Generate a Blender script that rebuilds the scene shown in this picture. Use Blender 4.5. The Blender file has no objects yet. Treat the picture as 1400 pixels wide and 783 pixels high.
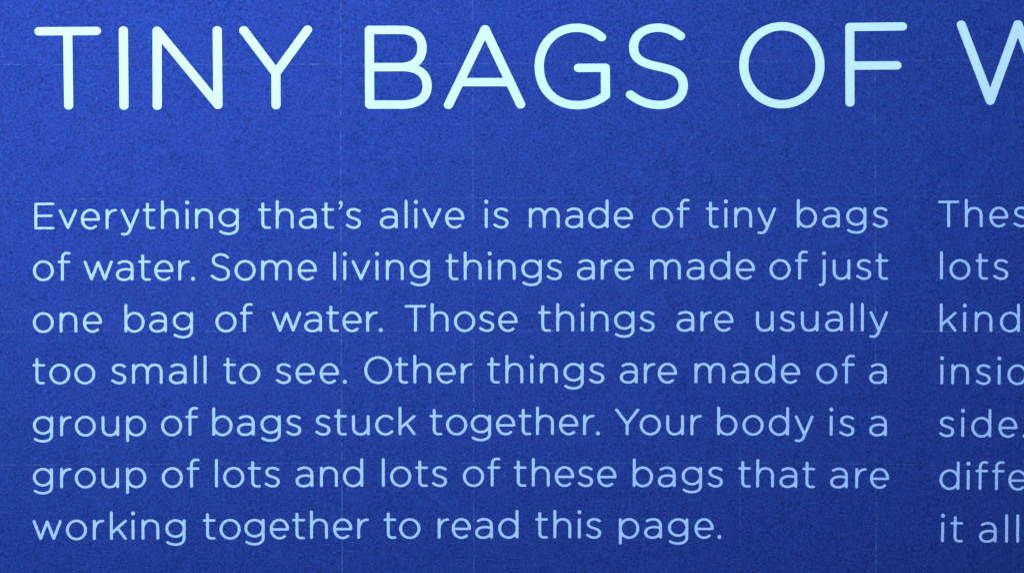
import bpy, math, random
import numpy as np
from mathutils import Vector, Matrix

# ---------------------------------------------------------------- camera, lamp, world, exposure
S = bpy.context.scene
MM = 1e-4                      # lettering below is measured in tenths of a millimetre
CAM_H = 0.35                   # camera height over the page
cam_d = bpy.data.cameras.new('camera'); cam = bpy.data.objects.new('camera', cam_d)
S.collection.objects.link(cam); S.camera = cam
cam.location = (0, 0, CAM_H); cam_d.sensor_width = 36; cam_d.lens = 36 * CAM_H / 0.14
cam_d.clip_start = 0.01; cam_d.clip_end = 50

world = bpy.data.worlds.new('World'); S.world = world; world.use_nodes = True
bg = world.node_tree.nodes['Background']; bg.inputs['Color'].default_value = (0.55, 0.72, 1, 1); bg.inputs['Strength'].default_value = 0.12

ld = bpy.data.lights.new('desk_lamp_light', 'AREA'); ld.shape = 'DISK'; ld.size = 0.05
ld.energy = 1.78; ld.color = (1.0, 0.985, 0.96)
lamp = bpy.data.objects.new('desk_lamp_light', ld); S.collection.objects.link(lamp)
lamp.location = (-0.10, 0.17, 0.205)
lamp.rotation_euler = (Vector((-0.02, 0.02, 0)) - lamp.location).to_track_quat('-Z', 'Y').to_euler()
S.view_settings.view_transform = 'Standard'; S.view_settings.look = 'None'
S.view_settings.exposure = 0; S.view_settings.gamma = 1

# ---------------------------------------------------------------- materials
INK = (0.0042, 0.0212, 0.170)
def mat(name):
    m = bpy.data.materials.new(name); m.use_nodes = True
    nt = m.node_tree; nt.nodes.clear()
    out = nt.nodes.new('ShaderNodeOutputMaterial'); b = nt.nodes.new('ShaderNodeBsdfPrincipled')
    nt.links.new(b.outputs[0], out.inputs[0])
    b.inputs['Roughness'].default_value = 0.8; b.inputs['Specular IOR Level'].default_value = 0.06
    return m, nt, b
def noise(nt, vec, scale, detail=2, rough=0.5, dist=0):
    n = nt.nodes.new('ShaderNodeTexNoise'); n.inputs['Scale'].default_value = scale
    n.inputs['Detail'].default_value = detail; n.inputs['Roughness'].default_value = rough
    n.inputs['Distortion'].default_value = dist
    nt.links.new(vec, n.inputs['Vector']); return n.outputs['Fac']
def rng(nt, v, a, b, c, d):
    n = nt.nodes.new('ShaderNodeMapRange'); nt.links.new(v, n.inputs[0])
    for i, x in enumerate((a, b, c, d)): n.inputs[i + 1].default_value = x
    return n.outputs[0]
def math_(nt, op, a, b):
    n = nt.nodes.new('ShaderNodeMath'); n.operation = op
    for i, x in enumerate((a, b)):
        if isinstance(x, (int, float)): n.inputs[i].default_value = x
        else: nt.links.new(x, n.inputs[i])
    return n.outputs[0]
def mixc(nt, f, a, b):
    n = nt.nodes.new('ShaderNodeMix'); n.data_type = 'RGBA'
    for s, x in ((n.inputs[0], f), (n.inputs[6], a), (n.inputs[7], b)):
        if isinstance(x, (int, float)): s.default_value = x
        elif isinstance(x, tuple): s.default_value = (*x, 1)
        else: nt.links.new(x, s)
    return n.outputs[2]
def geo_pos(nt): return nt.nodes.new('ShaderNodeNewGeometry').outputs['Position']
def bump(nt, b, pos, k):
    h = math_(nt, 'ADD', noise(nt, pos, 2900, 2, 0.55, 0.6), math_(nt, 'MULTIPLY', noise(nt, pos, 620, 1), 0.5))
    n = nt.nodes.new('ShaderNodeBump'); n.inputs['Strength'].default_value = 1; n.inputs['Distance'].default_value = k
    nt.links.new(h, n.inputs['Height']); nt.links.new(n.outputs[0], b.inputs['Normal'])
def blue(nt, pos):
    """solid blue ink over uncoated paper: tooth, mottle, pale and dark specks"""
    f = noise(nt, pos, 3500, 2, 0.6, 0.6)
    c = mixc(nt, rng(nt, f, 0.33, 0.67, 0, 1), tuple(v * k for v, k in zip(INK, (.36, .56, .63))),
             tuple(v * k for v, k in zip(INK, (2.4, 1.75, 1.50))))
    m = noise(nt, pos, 330, 3, 0.6, 0.8)
    c = mixc(nt, rng(nt, m, 0.35, 0.7, 0, 0.3), c, tuple(v * k for v, k in zip(INK, (2.3, 1.8, 1.5))))
    hue = noise(nt, pos, 900, 2, 0.5)
    c = mixc(nt, rng(nt, hue, 0.4, 0.65, 0, 0.22), c, (0.016, 0.022, 0.20))
    sp = noise(nt, pos, 1300, 3, 0.7, 1.2)
    c = mixc(nt, rng(nt, sp, 0.67, 0.76, 0, 0.55), c, (0.04, 0.10, 0.36))
    # curly pale fibres pressed into the sheet
    fb = math_(nt, 'ABSOLUTE', math_(nt, 'SUBTRACT', noise(nt, pos, 620, 2, 0.6, 1.5), 0.5), 0)
    fm = math_(nt, 'MULTIPLY', rng(nt, fb, 0.0, 0.014, 0.36, 0), rng(nt, noise(nt, pos, 420, 2), 0.52, 0.62, 0, 1))
    c = mixc(nt, fm, c, (0.026, 0.075, 0.34))
    return c

M_page, nt, b = mat('blue_printed_paper'); pos = geo_pos(nt)
nt.links.new(blue(nt, pos), b.inputs['Base Color']); bump(nt, b, pos, 7e-5)

def ink_mat(name, col, dark, lo, k):
    m, nt, b = mat(name); pos = geo_pos(nt)
    f = noise(nt, pos, 3300, 2, 0.6)
    c = mixc(nt, rng(nt, f, lo, 0.74, 1, 0), col, dark)
    nt.links.new(c, b.inputs['Base Color']); bump(nt, b, pos, k); return m
M_title = ink_mat('pale_cyan_heading_print', (0.345, 0.575, 0.76), (0.315, 0.54, 0.74), 0.3, 8e-6)
M_body = ink_mat('pale_blue_text_print', (0.28, 0.475, 0.92), (0.19, 0.37, 0.80), 0.3, 1.4e-5)

M_grid, nt, b = mat('faint_grid_line_print'); pos = geo_pos(nt)
oi = nt.nodes.new('ShaderNodeObjectInfo')
sep = nt.nodes.new('ShaderNodeSeparateColor'); nt.links.new(oi.outputs['Color'], sep.inputs[0])
dash = math_(nt, 'MULTIPLY', rng(nt, noise(nt, pos, 1500, 3, 0.6), 0.35, 0.68, 0, 1),
             rng(nt, noise(nt, pos, 210, 2), 0.30, 0.62, 0.35, 1))
fac = math_(nt, 'MULTIPLY', dash, sep.outputs[0])
nt.links.new(mixc(nt, fac, blue(nt, pos), (0.034, 0.092, 0.38)), b.inputs['Base Color']); bump(nt, b, pos, 7e-5)

# ---------------------------------------------------------------- the gently bowed page
R_BOW = 1.6
def surf(px, py):
    """point and tilt on the page for a print position (tenths of a millimetre from the left and top of the text area)"""
    X = (px - 700) * MM; Y = (391.5 - py) * MM
    z = -X * X / (2 * R_BOW)
    k = (CAM_H - z) / CAM_H
    return X * k, Y * k, z, math.atan(X / R_BOW)

def link(o, parent=None):
    S.collection.objects.link(o)
    if parent: o.parent = parent
    return o
page = link(bpy.data.objects.new('book_page', None))
page.empty_display_size = 0.02
page['label'] = 'deep blue printed book page with pale blue lettering and a faint grid'
page['category'] = 'book page'

# paper sheet
nx, ny = 60, 2
xs = np.linspace(-0.17, 0.19, nx + 1); ys = (-0.19, 0.10); T = 0.00014
v, f = [], []
for x in xs:
    z = -x * x / (2 * R_BOW)
    v += [(x, ys[0], z), (x, ys[1], z), (x, ys[0], z - T), (x, ys[1], z - T)]
for i in range(nx):
    a, c = 4 * i, 4 * i + 4
    f += [(a, c, c + 1, a + 1), (a + 2, a + 3, c + 3, c + 2), (a, a + 2, c + 2, c), (a + 1, c + 1, c + 3, a + 3)]
e = 4 * nx
f += [(0, 1, 3, 2), (e, e + 2, e + 3, e + 1)]
me = bpy.data.meshes.new('paper'); me.from_pydata(v, [], f); me.materials.append(M_page); me.update()
for p in me.polygons: p.use_smooth = abs(p.normal.z) > 0.5
link(bpy.data.objects.new('paper', me), page)

# faint blueprint grid lines
def grid_line(pts, w, strength, dz):
    P = np.array(pts, float); n = 50
    s = np.linspace(0, 1, n)
    t = np.linspace(0, 1, len(P))
    d = np.hypot(*(P[-1] - P[0]))
    t = np.hypot(*(P - P[0]).T) / d
    X = np.interp(s, t, P[:, 0]); Y = np.interp(s, t, P[:, 1])
    for _ in range(3):
        X[1:-1] = (X[:-2] + X[1:-1] * 2 + X[2:]) / 4; Y[1:-1] = (Y[:-2] + Y[1:-1] * 2 + Y[2:]) / 4
    dx, dy = (P[-1] - P[0]) / d; nxx, nyy = -dy * w / 2, dx * w / 2
    v, f = [], []
    for i in range(n):
        for sg in (-1, 1):
            x, y, z, _ = surf(X[i] + sg * nxx, Y[i] + sg * nyy); v.append((x, y, z + dz))
        if i: f.append((2 * i - 2, 2 * i - 1, 2 * i + 1, 2 * i))
    me = bpy.data.meshes.new('grid_line'); me.from_pydata(v, [], f); me.materials.append(M_grid); me.update()
    o = link(bpy.data.objects.new('grid_line', me), page); o.color = (strength, 0, 0, 1)
for (pts, w, st) in (
    ([(465.4, -500), (465.5, 0), (466.2, 350), (468, 783), (469, 1600)], 2.1, 1.0),
    ([(645.5, -500), (646, 0), (647.4, 400), (648, 783), (648, 1600)], 1.9, 1.0),
    ([(1010, -500), (1010.8, 0), (1012, 400), (1012, 783), (1012, 1600)], 1.8, .55),
    ([(1196, -500), (1196.3, 0), (1196.7, 400), (1198, 783), (1199, 1600)], 1.9, .85),
    ([(1385, -500), (1385.2, 0), (1385.2, 400), (1385.7, 783), (1386, 1600)], 1.8, .4),
    ([(285, -500), (285, 0), (285, 783), (285, 1600)], 1.6, .3),
    ([(829, -500), (829, 0), (829, 783), (829, 1600)], 1.6, .22),
    ([(102, -500), (102, 0), (102, 783), (102, 1600)], 1.6, .2)):
    grid_line(pts, w, st, 0.6e-5)
for (pts, w, st) in (
    ([(-400, 90), (0, 89), (600, 88), (1100, 83.5), (1400, 82), (2100, 80)], 1.7, .7),
    ([(-400, 273), (0, 272.6), (450, 271.5), (1000, 270), (1300, 268.5), (2100, 267)], 1.8, .65),
    ([(-400, 455), (0, 453.7), (450, 452.8), (750, 452), (1000, 451.9), (1250, 452.8), (1400, 453.5), (2100, 458)], 1.8, .75),
    ([(-400, 637), (0, 635.5), (300, 633.5), (600, 632.4), (1000, 632.5), (1200, 634), (1350, 636), (2100, 642)], 1.8, .7)):
    grid_line(pts, w, st, 1.2e-5)

# ---------------------------------------------------------------- letterforms: pen strokes merged into one outline
def bez(p0, p1, p2, p3, n=12):
    t = np.linspace(0, 1, n + 1)[:, None]; p0, p1, p2, p3 = map(np.array, (p0, p1, p2, p3))
    return (1 - t) ** 3 * p0 + 3 * (1 - t) ** 2 * t * p1 + 3 * (1 - t) * t * t * p2 + t ** 3 * p3
def path(*a):
    """a point, then points (lines) or triples of points (curves)"""
    pts = [np.array([a[0]], float)]; cur = a[0]
    for q in a[1:]:
        if isinstance(q[0], tuple): pts.append(bez(cur, *q)[1:]); cur = q[-1]
        else: pts.append(np.array([q], float)); cur = q
    return np.vstack(pts)
def ell(cx, cy, rx, ry, a0=0, a1=360, n=40):
    a = np.radians(np.linspace(a0, a1, n + 1)); return np.c_[cx + rx * np.cos(a), cy + ry * np.sin(a)]
D = lambda x, y, r: ('dot', x, y, r)

def glyph_mesh(name, strokes, hx, hy, material, seed, res=0.5, rough=0.09):
    r = random.Random(seed)
    allp = np.vstack([s if not isinstance(s, tuple) else np.array([[s[1] - s[3], s[2] - s[3]], [s[1] + s[3], s[2] + s[3]]]) for s in strokes])
    lo = allp.min(0) - 4 - hx; hi = allp.max(0) + 4 + hx
    gx = np.arange(lo[0], hi[0], res); gy = np.arange(lo[1], hi[1], res)
    GX, GY = np.meshgrid(gx, gy, indexing='ij'); k = hx / hy
    F = np.full(GX.shape, -1e9)
    for s in strokes:
        if isinstance(s, tuple):
            F = np.maximum(F, s[3] - np.hypot(GX - s[1], GY - s[2])); continue
        P = s * np.array([1, k]); Q = GY * k; w = hx
        for i in range(len(P) - 1):
            d = P[i + 1] - P[i]; L = d @ d
            if L < 1e-9: continue
            t = np.clip(((GX - P[i, 0]) * d[0] + (Q - P[i, 1]) * d[1]) / L, 0, 1)
            dd = w - np.hypot(GX - P[i, 0] - t * d[0], Q - P[i, 1] - t * d[1])
            F = np.maximum(F, dd)
    N = 0
    for _ in range(10):     # slight edge raggedness from ink spread
        a = r.uniform(0, 6.28); fq = r.uniform(0.7, 2.6); N = N + np.sin(GX * fq * math.cos(a) + GY * fq * math.sin(a) + r.uniform(0, 6.28))
    F = F + rough * N / 2.3
    v, idx, faces = [], {}, []
    def vert(key, x, y):
        if key not in idx: idx[key] = len(v); v.append((x * MM, y * MM, 0))
        return idx[key]
    inside = F > 0
    def edge(i, j, i2, j2):
        a, c = F[i, j], F[i2, j2]; t = a / (a - c)
        t = min(max(t, 0.02), 0.98)
        key = ((i, j), (i2, j2)) if (i, j) < (i2, j2) else ((i2, j2), (i, j))
        return vert(key, gx[i] + t * (gx[i2] - gx[i]), gy[j] + t * (gy[j2] - gy[j]))
    full = inside[:-1, :-1] & inside[1:, :-1] & inside[1:, 1:] & inside[:-1, 1:]
    anyi = inside[:-1, :-1] | inside[1:, :-1] | inside[1:, 1:] | inside[:-1, 1:]
    for j in range(full.shape[1]):
        i = 0
        while i < full.shape[0]:
            if full[i, j]:
                i0 = i
                while i < full.shape[0] and full[i, j]: i += 1
                faces.append([vert((a, b_), gx[a], gy[b_]) for a, b_ in ((i0, j), (i, j), (i, j + 1), (i0, j + 1))]); continue
            if anyi[i, j]:
                c = [(i, j), (i + 1, j), (i + 1, j + 1), (i, j + 1)]; poly = []
                for q in range(4):
                    A, B = c[q], c[(q + 1) % 4]
                    if inside[A]: poly.append(vert(A, gx[A[0]], gy[A[1]]))
                    if inside[A] != inside[B]: poly.append(edge(*A, *B))
                if len(poly) > 2: faces.append(poly)
            i += 1
    me = bpy.data.meshes.new(name); me.from_pydata(v, [], faces); me.materials.append(material); me.update()
    return me

a_st = lambda x, top=26.2, bot=1.9: path((x, bot), (x, top))
arch = lambda x0, x1, t=26.5: path((x0, 16), ((x0 + .9, 22.5), (x0 + 4.6, t), (x0 + 10.4, t)), ((x1 - 3.6, t), (x1, 22.6), (x1, 16.3)), (x1, 1.9))
# glyph: (left bearing, width, right bearing, strokes)
G = {
 'i': (4.2, 4.5, 4.2, [a_st(2.25), D(2.3, 36.2, 2.65)]),
 'l': (4.2, 4.5, 4.2, [a_st(2.25, 37.5)]),
 'h': (4.2, 25, 4.2, [a_st(2.25, 37.5), arch(2.25, 22.7)]),
 'n': (4.2, 25, 4.2, [a_st(2.25), arch(2.25, 22.7)]),
 'm': (4.2, 42.6, 4.2, [a_st(2.25), arch(2.25, 21.3), arch(21.3, 40.3)]),
 'r': (4.2, 16.4, 0.6, [a_st(2.25), path((2.25, 14), ((3.3, 21.5), (7.5, 26.3), (14.1, 26.2)))]),
 'u': (4.0, 24.8, 4.2, [a_st(22.5), path((2.25, 26.2), (2.25, 12.3), ((2.25, 5), (6.2, 1.5), (11.8, 1.5)), ((17.5, 1.5), (21.2, 5), (22.4, 10.5)))]),
 'o': (2.5, 29.4, 2.5, [ell(14.7, 14, 12.5, 12.6)]),
 'e': (2.5, 27, 2.4, [path((2.6, 13.5), (24.6, 13.5)), ell(13.5, 14, 11.25, 12.6, 0, 309), path((24.6, 13.5), (24.75, 14))]),
 'c': (2.5, 25.5, 2.0, [ell(14.3, 14, 12.1, 12.6, 43, 317)]),
 'a': (2.6, 25.1, 4.2, [path((4.5, 24.3), ((7, 25.9), (10, 26.6), (13, 26.6)), ((19.4, 26.6), (22.7, 23), (22.7, 16.8)), (22.7, 1.9)),
        path((22.7, 14.6), ((20, 15.4), (17, 15.9), (13.8, 15.9)), ((6.6, 15.9), (2.3, 13), (2.3, 8.5)), ((2.3, 4), (6.4, 1.4), (11.4, 1.4)), ((17, 1.4), (22.4, 4.6), (22.6, 10)))]),
 's': (2.4, 21, 2.4, [path((18.3, 24.1), ((16, 25.7), (13.6, 26.6), (11, 26.6)), ((6.3, 26.6), (3.1, 24.4), (3.1, 20.6)), ((3.1, 16.5), (7, 15.4), (11, 14.2)),
        ((15, 13), (18.8, 11.7), (18.8, 7.6)), ((18.8, 3.5), (15.2, 1.4), (11.2, 1.4)), ((8, 1.4), (4.7, 2.7), (2.0, 5.0)))]),
 'g': (2.5, 28.4, 4.2, [ell(14.2, 15.4, 11.95, 11.1), path((26.1, 26.2), (26.1, 2.7), ((26.1, -3.5), (21, -6.6), (14.2, -6.6)), ((10.2, -6.6), (6.6, -5.6), (3.3, -3.5)))]),
 'd': (2.5, 28.2, 4.2, [ell(14.2, 14, 12, 12.6), a_st(25.95, 37.5)]),
 'b': (4.2, 28.2, 2.5, [ell(14.1, 14, 12, 12.6), a_st(2.25, 37.5)]),
 'p': (4.2, 28.2, 2.5, [ell(14.1, 14, 12, 12.6), a_st(2.25, 26.2, -6.3)]),
 't': (2.1, 17.6, 2.7, [path((6.4, 34.4), (6.4, 8), ((6.4, 3.6), (8.5, 1.7), (12, 1.7)), (15.5, 1.8)), path((2, 26.2), (15.6, 26.2))]),
 'f': (2.6, 17.8, 1.2, [path((6.5, 1.9), (6.5, 30.6), ((6.5, 35.9), (9.3, 38.2), (13, 38.2)), (15.8, 37.8)), path((2, 26.2), (15.6, 26.2))]),
 'v': (1.5, 26.4, 1.5, [path((2.4, 26), (13.2, 2.3), (24.0, 26))]),
 'y': (1.5, 26.4, 2.0, [path((2.4, 26.1), (13.6, 2)), path((24.1, 26.1), (13.1, -0.6), ((11, -5.2), (9, -6.9), (5.8, -6.9)), (2.4, -6.5))]),
 'w': (1.5, 41.2, 1.5, [path((2.4, 26), (11.5, 2.4), (20.6, 25.6), (29.7, 2.4), (38.8, 26))]),
 'k': (4.2, 23.8, 1.0, [a_st(2.25, 37.5), path((2.25, 9.2), (21.6, 26.1)), path((11, 16), (21.5, 2))]),
 'j': (1.0, 10.1, 4.2, [path((7.8, 26.2), (7.8, -1.4), ((7.8, -5.4), (5.8, -7), (2.2, -6.9))), D(7.6, 36.2, 2.65)]),
 '.': (1.6, 5.3, 3, [D(2.6, 2.6, 2.65)]),
 '\u2019': (3.2, 6.4, 2.2, [D(3.8, 35.4, 2.5), ('dot', 4.9, 33.2, 1.35), ('dot', 4.8, 31.8, 1.25), ('dot', 4.4, 30.4, 1.15), ('dot', 3.7, 29.1, 1.05), ('dot', 2.8, 27.9, .98), ('dot', 1.8, 27.0, .9)]),
 'E': (4.2, 28.2, 3.2, [path((26.1, 35.1), (2.25, 35.1), (2.25, 1.9), (26.2, 1.9)), path((2.25, 18.8), (23.6, 18.8))]),
 'S': (2.5, 27, 2.5, [path((23.6, 31.8), ((20.8, 34.4), (17.6, 35.9), (14, 35.9)), ((8, 35.9), (3.9, 32.7), (3.9, 28)), ((3.9, 22.5), (8.5, 20.8), (14, 19.4)),
        ((20.5, 17.7), (24.7, 15.4), (24.7, 10)), ((24.7, 4.5), (20.3, 1.3), (14.6, 1.3)), ((9.8, 1.3), (6, 3.2), (2.3, 6.6)))]),
 'T': (1.5, 29.4, 1.6, [path((2, 35.1), (27.4, 35.1)), a_st(14.7, 35)]),
 'O': (2.5, 38.6, 2.5, [ell(19.3, 18.5, 17.05, 17.4, n=56)]),
 'Y': (1.5, 34.2, -2.5, [path((2.5, 34.8), (17.1, 15.6), (31.7, 34.8)), path((17.1, 15.6), (17.1, 1.9))]),
}
cache = {}
def glyph(ch, variant):
    if (ch, variant) not in cache:
        cache[ch, variant] = glyph_mesh('letter', G[ch][3], 1.93, 1.57, M_body, ord(ch) * 7 + variant)
    return cache[ch, variant]

def place(me, px, py, ang, parent, dz):
    x, y, z, tilt = surf(px, py)
    o = bpy.data.objects.new('letter', me)
    o.matrix_world = Matrix.Translation((x, y, z + dz)) @ Matrix.Rotation(tilt, 4, 'Y') @ Matrix.Rotation(ang, 4, 'Z')
    link(o, parent); return o

def word_part(text, kind, where):
    w = link(bpy.data.objects.new(kind, None), page); w.empty_display_size = 0.002
    w['label'] = 'printed word "%s" %s' % (text, where); return w

# baselines of the printed lines (the sheet is not perfectly flat, so they bend a little)
BX = [40, 300, 500, 750, 1000, 1200, 1290, 1400]
BL = [[313.9, 313.0, 312.6, 312.0, 311.6, 311.2, 311.0, 310.6],
      [384.0, 383.6, 383.2, 382.7, 382.3, 382.3, 382.2, 382.4],
      [454.8, 454.0, 453.6, 453.3, 453.1, 453.0, 453.7, 454.0],
      [525.1, 524.6, 524.2, 523.9, 523.9, 524.5, 525.4, 526.0],
      [596.4, 595.5, 594.7, 594.4, 594.8, 596.0, 597.0, 598.2],
      [667.2, 666.0, 665.1, 664.8, 665.8, 667.4, 669.0, 670.0],
      [738.0, 736.9, 736.0, 735.6, 735.9, 738.0, 740.6, 741.6]]
LINES = [
 [('Everything', 46.9, 326.9), ('that\u2019s', 352.9, 493.8), ('alive', 519.1, 635.2), ('is', 662.5, 695.4), ('made', 723, 866), ('of', 891.3, 943), ('tiny', 965, 1061.6), ('bags', 1089, 1214)],
 [('of', 44.8, 96.6), ('water.', 113.8, 266.7), ('Some', 288, 433.8), ('living', 455.2, 588.3), ('things', 609.2, 768.5), ('are', 788.5, 867.1), ('made', 888.5, 1032.6), ('of', 1052, 1104.6), ('just', 1119, 1214.5)],
 [('one', 44.8, 140.2), ('bag', 170.1, 264.4), ('of', 294.3, 345.7), ('water.', 371.3, 523.4), ('Those', 553.3, 708), ('things', 735.6, 895.4), ('are', 924.4, 1003.2), ('usually', 1033.3, 1214.5)],
 [('too', 44.4, 131), ('small', 152.2, 282.8), ('to', 305.3, 356.3), ('see.', 377.2, 474), ('Other', 497.7, 646.2), ('things', 666, 826.4), ('are', 847.1, 926), ('made', 949.4, 1094.3), ('of', 1115.6, 1168.5), ('a', 1187.8, 1214)],
 [('group', 44.8, 200.5), ('of', 220, 271.3), ('bags', 290.1, 412.2), ('stuck', 431, 568.5), ('together.', 587.4, 820.2), ('Your', 840.2, 960.2), ('body', 980, 1112.6), ('is', 1134, 1168.5), ('a', 1188, 1214)],
 [('group', 44.8, 200.5), ('of', 221.1, 273.1), ('lots', 293.8, 383), ('and', 403.9, 497), ('lots', 521.8, 611.3), ('of', 632.6, 684.1), ('these', 702.3, 843), ('bags', 864.8, 988.5), ('that', 1009, 1114.5), ('are', 1134.5, 1216.1)],
 [('working', 44.1, 254.3), ('together', 277.5, 504.8), ('to', 524.6, 574.9), ('read', 598.2, 709), ('this', 731.5, 822.1), ('page.', 846, 986.3)],
]
RIGHT = [[('These', 1282.3, 1440)], [('lots', 1284.8, 1378.9)], [('kind', 1284.5, 1395)], [('insid', 1285.3, 1405.2)],
         [('side.', 1283.7, 1403.4)], [('diffe', 1284.1, 1405)], [('it', 1286.2, 1316.8), ('all', 1337.9, 1393.5)]]
ORD = ['first', 'second', 'third', 'fourth', 'fifth', 'sixth', 'seventh']
rnd = random.Random(4)
for col, block in enumerate((LINES, RIGHT)):
    for li, line in enumerate(block):
        for (w, x0, x1) in line:
            P = word_part(w, 'text_word', 'in the %s line of the %s column' % (ORD[li], ('wide left', 'cut-off right')[col]))
            # natural advance, the leftover shared out between the letters
            xs_ = [0.0]
            for a_, c_ in zip(w, w[1:]):
                k = {'rk': 1.4, 'ry': 1.8}.get(a_ + c_, 0)
                xs_.append(xs_[-1] + G[a_][1] + G[a_][2] + G[c_][0] + k)
            natural = xs_[-1] + G[w[-1]][1]
            if len(w) > 1: slack = (x1 - x0 - natural) / (len(w) - 1)
            else: slack = 0
            for i, ch in enumerate(w):
                px = x0 + xs_[i] + slack * i; mid = px + G[ch][1] / 2
                y0 = np.interp(mid, BX, BL[li]); sl = (np.interp(mid + 60, BX, BL[li]) - np.interp(mid - 60, BX, BL[li])) / 120
                place(glyph(ch, rnd.randrange(3)), px + rnd.uniform(-.15, .15), y0 - sl * G[ch][1] / 2, -math.atan(sl), P, 3.0e-5)

# heading: measured stroke by stroke, y downwards from the top of the text area
HEAD = [
 ('TINY', [
   [path((52.9, 43), (132.2, 42.8)), path((92.6, 43), (94, 144.6))],
   [path((168.7, 42), (169.6, 144.8))],
   [path((214.8, 144.8), (214.6, 42.2), (298.3, 143.8), (297.2, 42))],
   [path((333.2, 41.8), (377.2, 100.4), (420.6, 41.1)), path((377.2, 100.4), (377.4, 144))]]),
 ('BAGS', [
   [path((505, 41.3), (505.4, 143.2)),
    path((505, 41.3), (549, 41.3), ((566, 41.3), (577, 50), (577, 65.8)), ((577, 82), (566, 91.6), (549, 92))),
    path((505, 92.2), (550, 92), ((572, 92), (584, 101.5), (584, 117.6)), ((584, 134), (572, 143.2), (550, 143.3)), (505.4, 143.2))],
   [path((613.2, 143.6), (663.2, 40.5), (711.8, 143)), path((630, 112.6), (695.5, 112.6))],
   [path((822.4, 51.2), ((812.5, 43), (801.5, 38.4), (788.5, 38.4)), ((757.5, 38.4), (737.2, 62.5), (737.2, 91.3)), ((737.2, 122), (758, 144), (789.4, 144)), ((804.5, 144), (816.5, 139.3), (827.9, 130.6)), (827.6, 93), (790.8, 93.2))],
   [path((930.3, 49.6), ((921.5, 42.5), (911.5, 38.3), (899.6, 38.3)), ((880.5, 38.3), (866.2, 48.5), (866.2, 64.8)), ((866.2, 82), (879.5, 87.2), (899.5, 91.3)),
         ((921.5, 95.8), (934.3, 101), (934.3, 117.5)), ((934.3, 134.4), (919.5, 143.8), (901.3, 143.8)), ((885.5, 143.8), (872.5, 138), (861.9, 129.7)))]]),
 ('OF', [
   [ell(1069, 89.6, 52.3, 53.3, n=72)],
   [path((1161.8, 140.6), (1161.6, 37.4), (1234.2, 36.3)), path((1161.7, 90.2), (1226.6, 89.7))]]),
 ('W', [
   [path((1313.2, 34.4), (1353.3, 138.4), (1391.6, 33.6), (1431, 138), (1470, 33))]]),
]
for text, letters in HEAD:
    P = word_part(text, 'heading_word', 'of the large heading')
    for k, st in enumerate(letters):
        allp = np.vstack(st); ox = allp[:, 0].mean(); oy = allp[:, 1].mean()
        loc = [(s - [ox, oy]) * [1, -1] for s in st]
        me = glyph_mesh('letter', loc, 6.25, 5.65, M_title, ord(text[k]) + k, res=0.6, rough=0.05)
        place(me, ox, oy, 0, P, 5.0e-5)
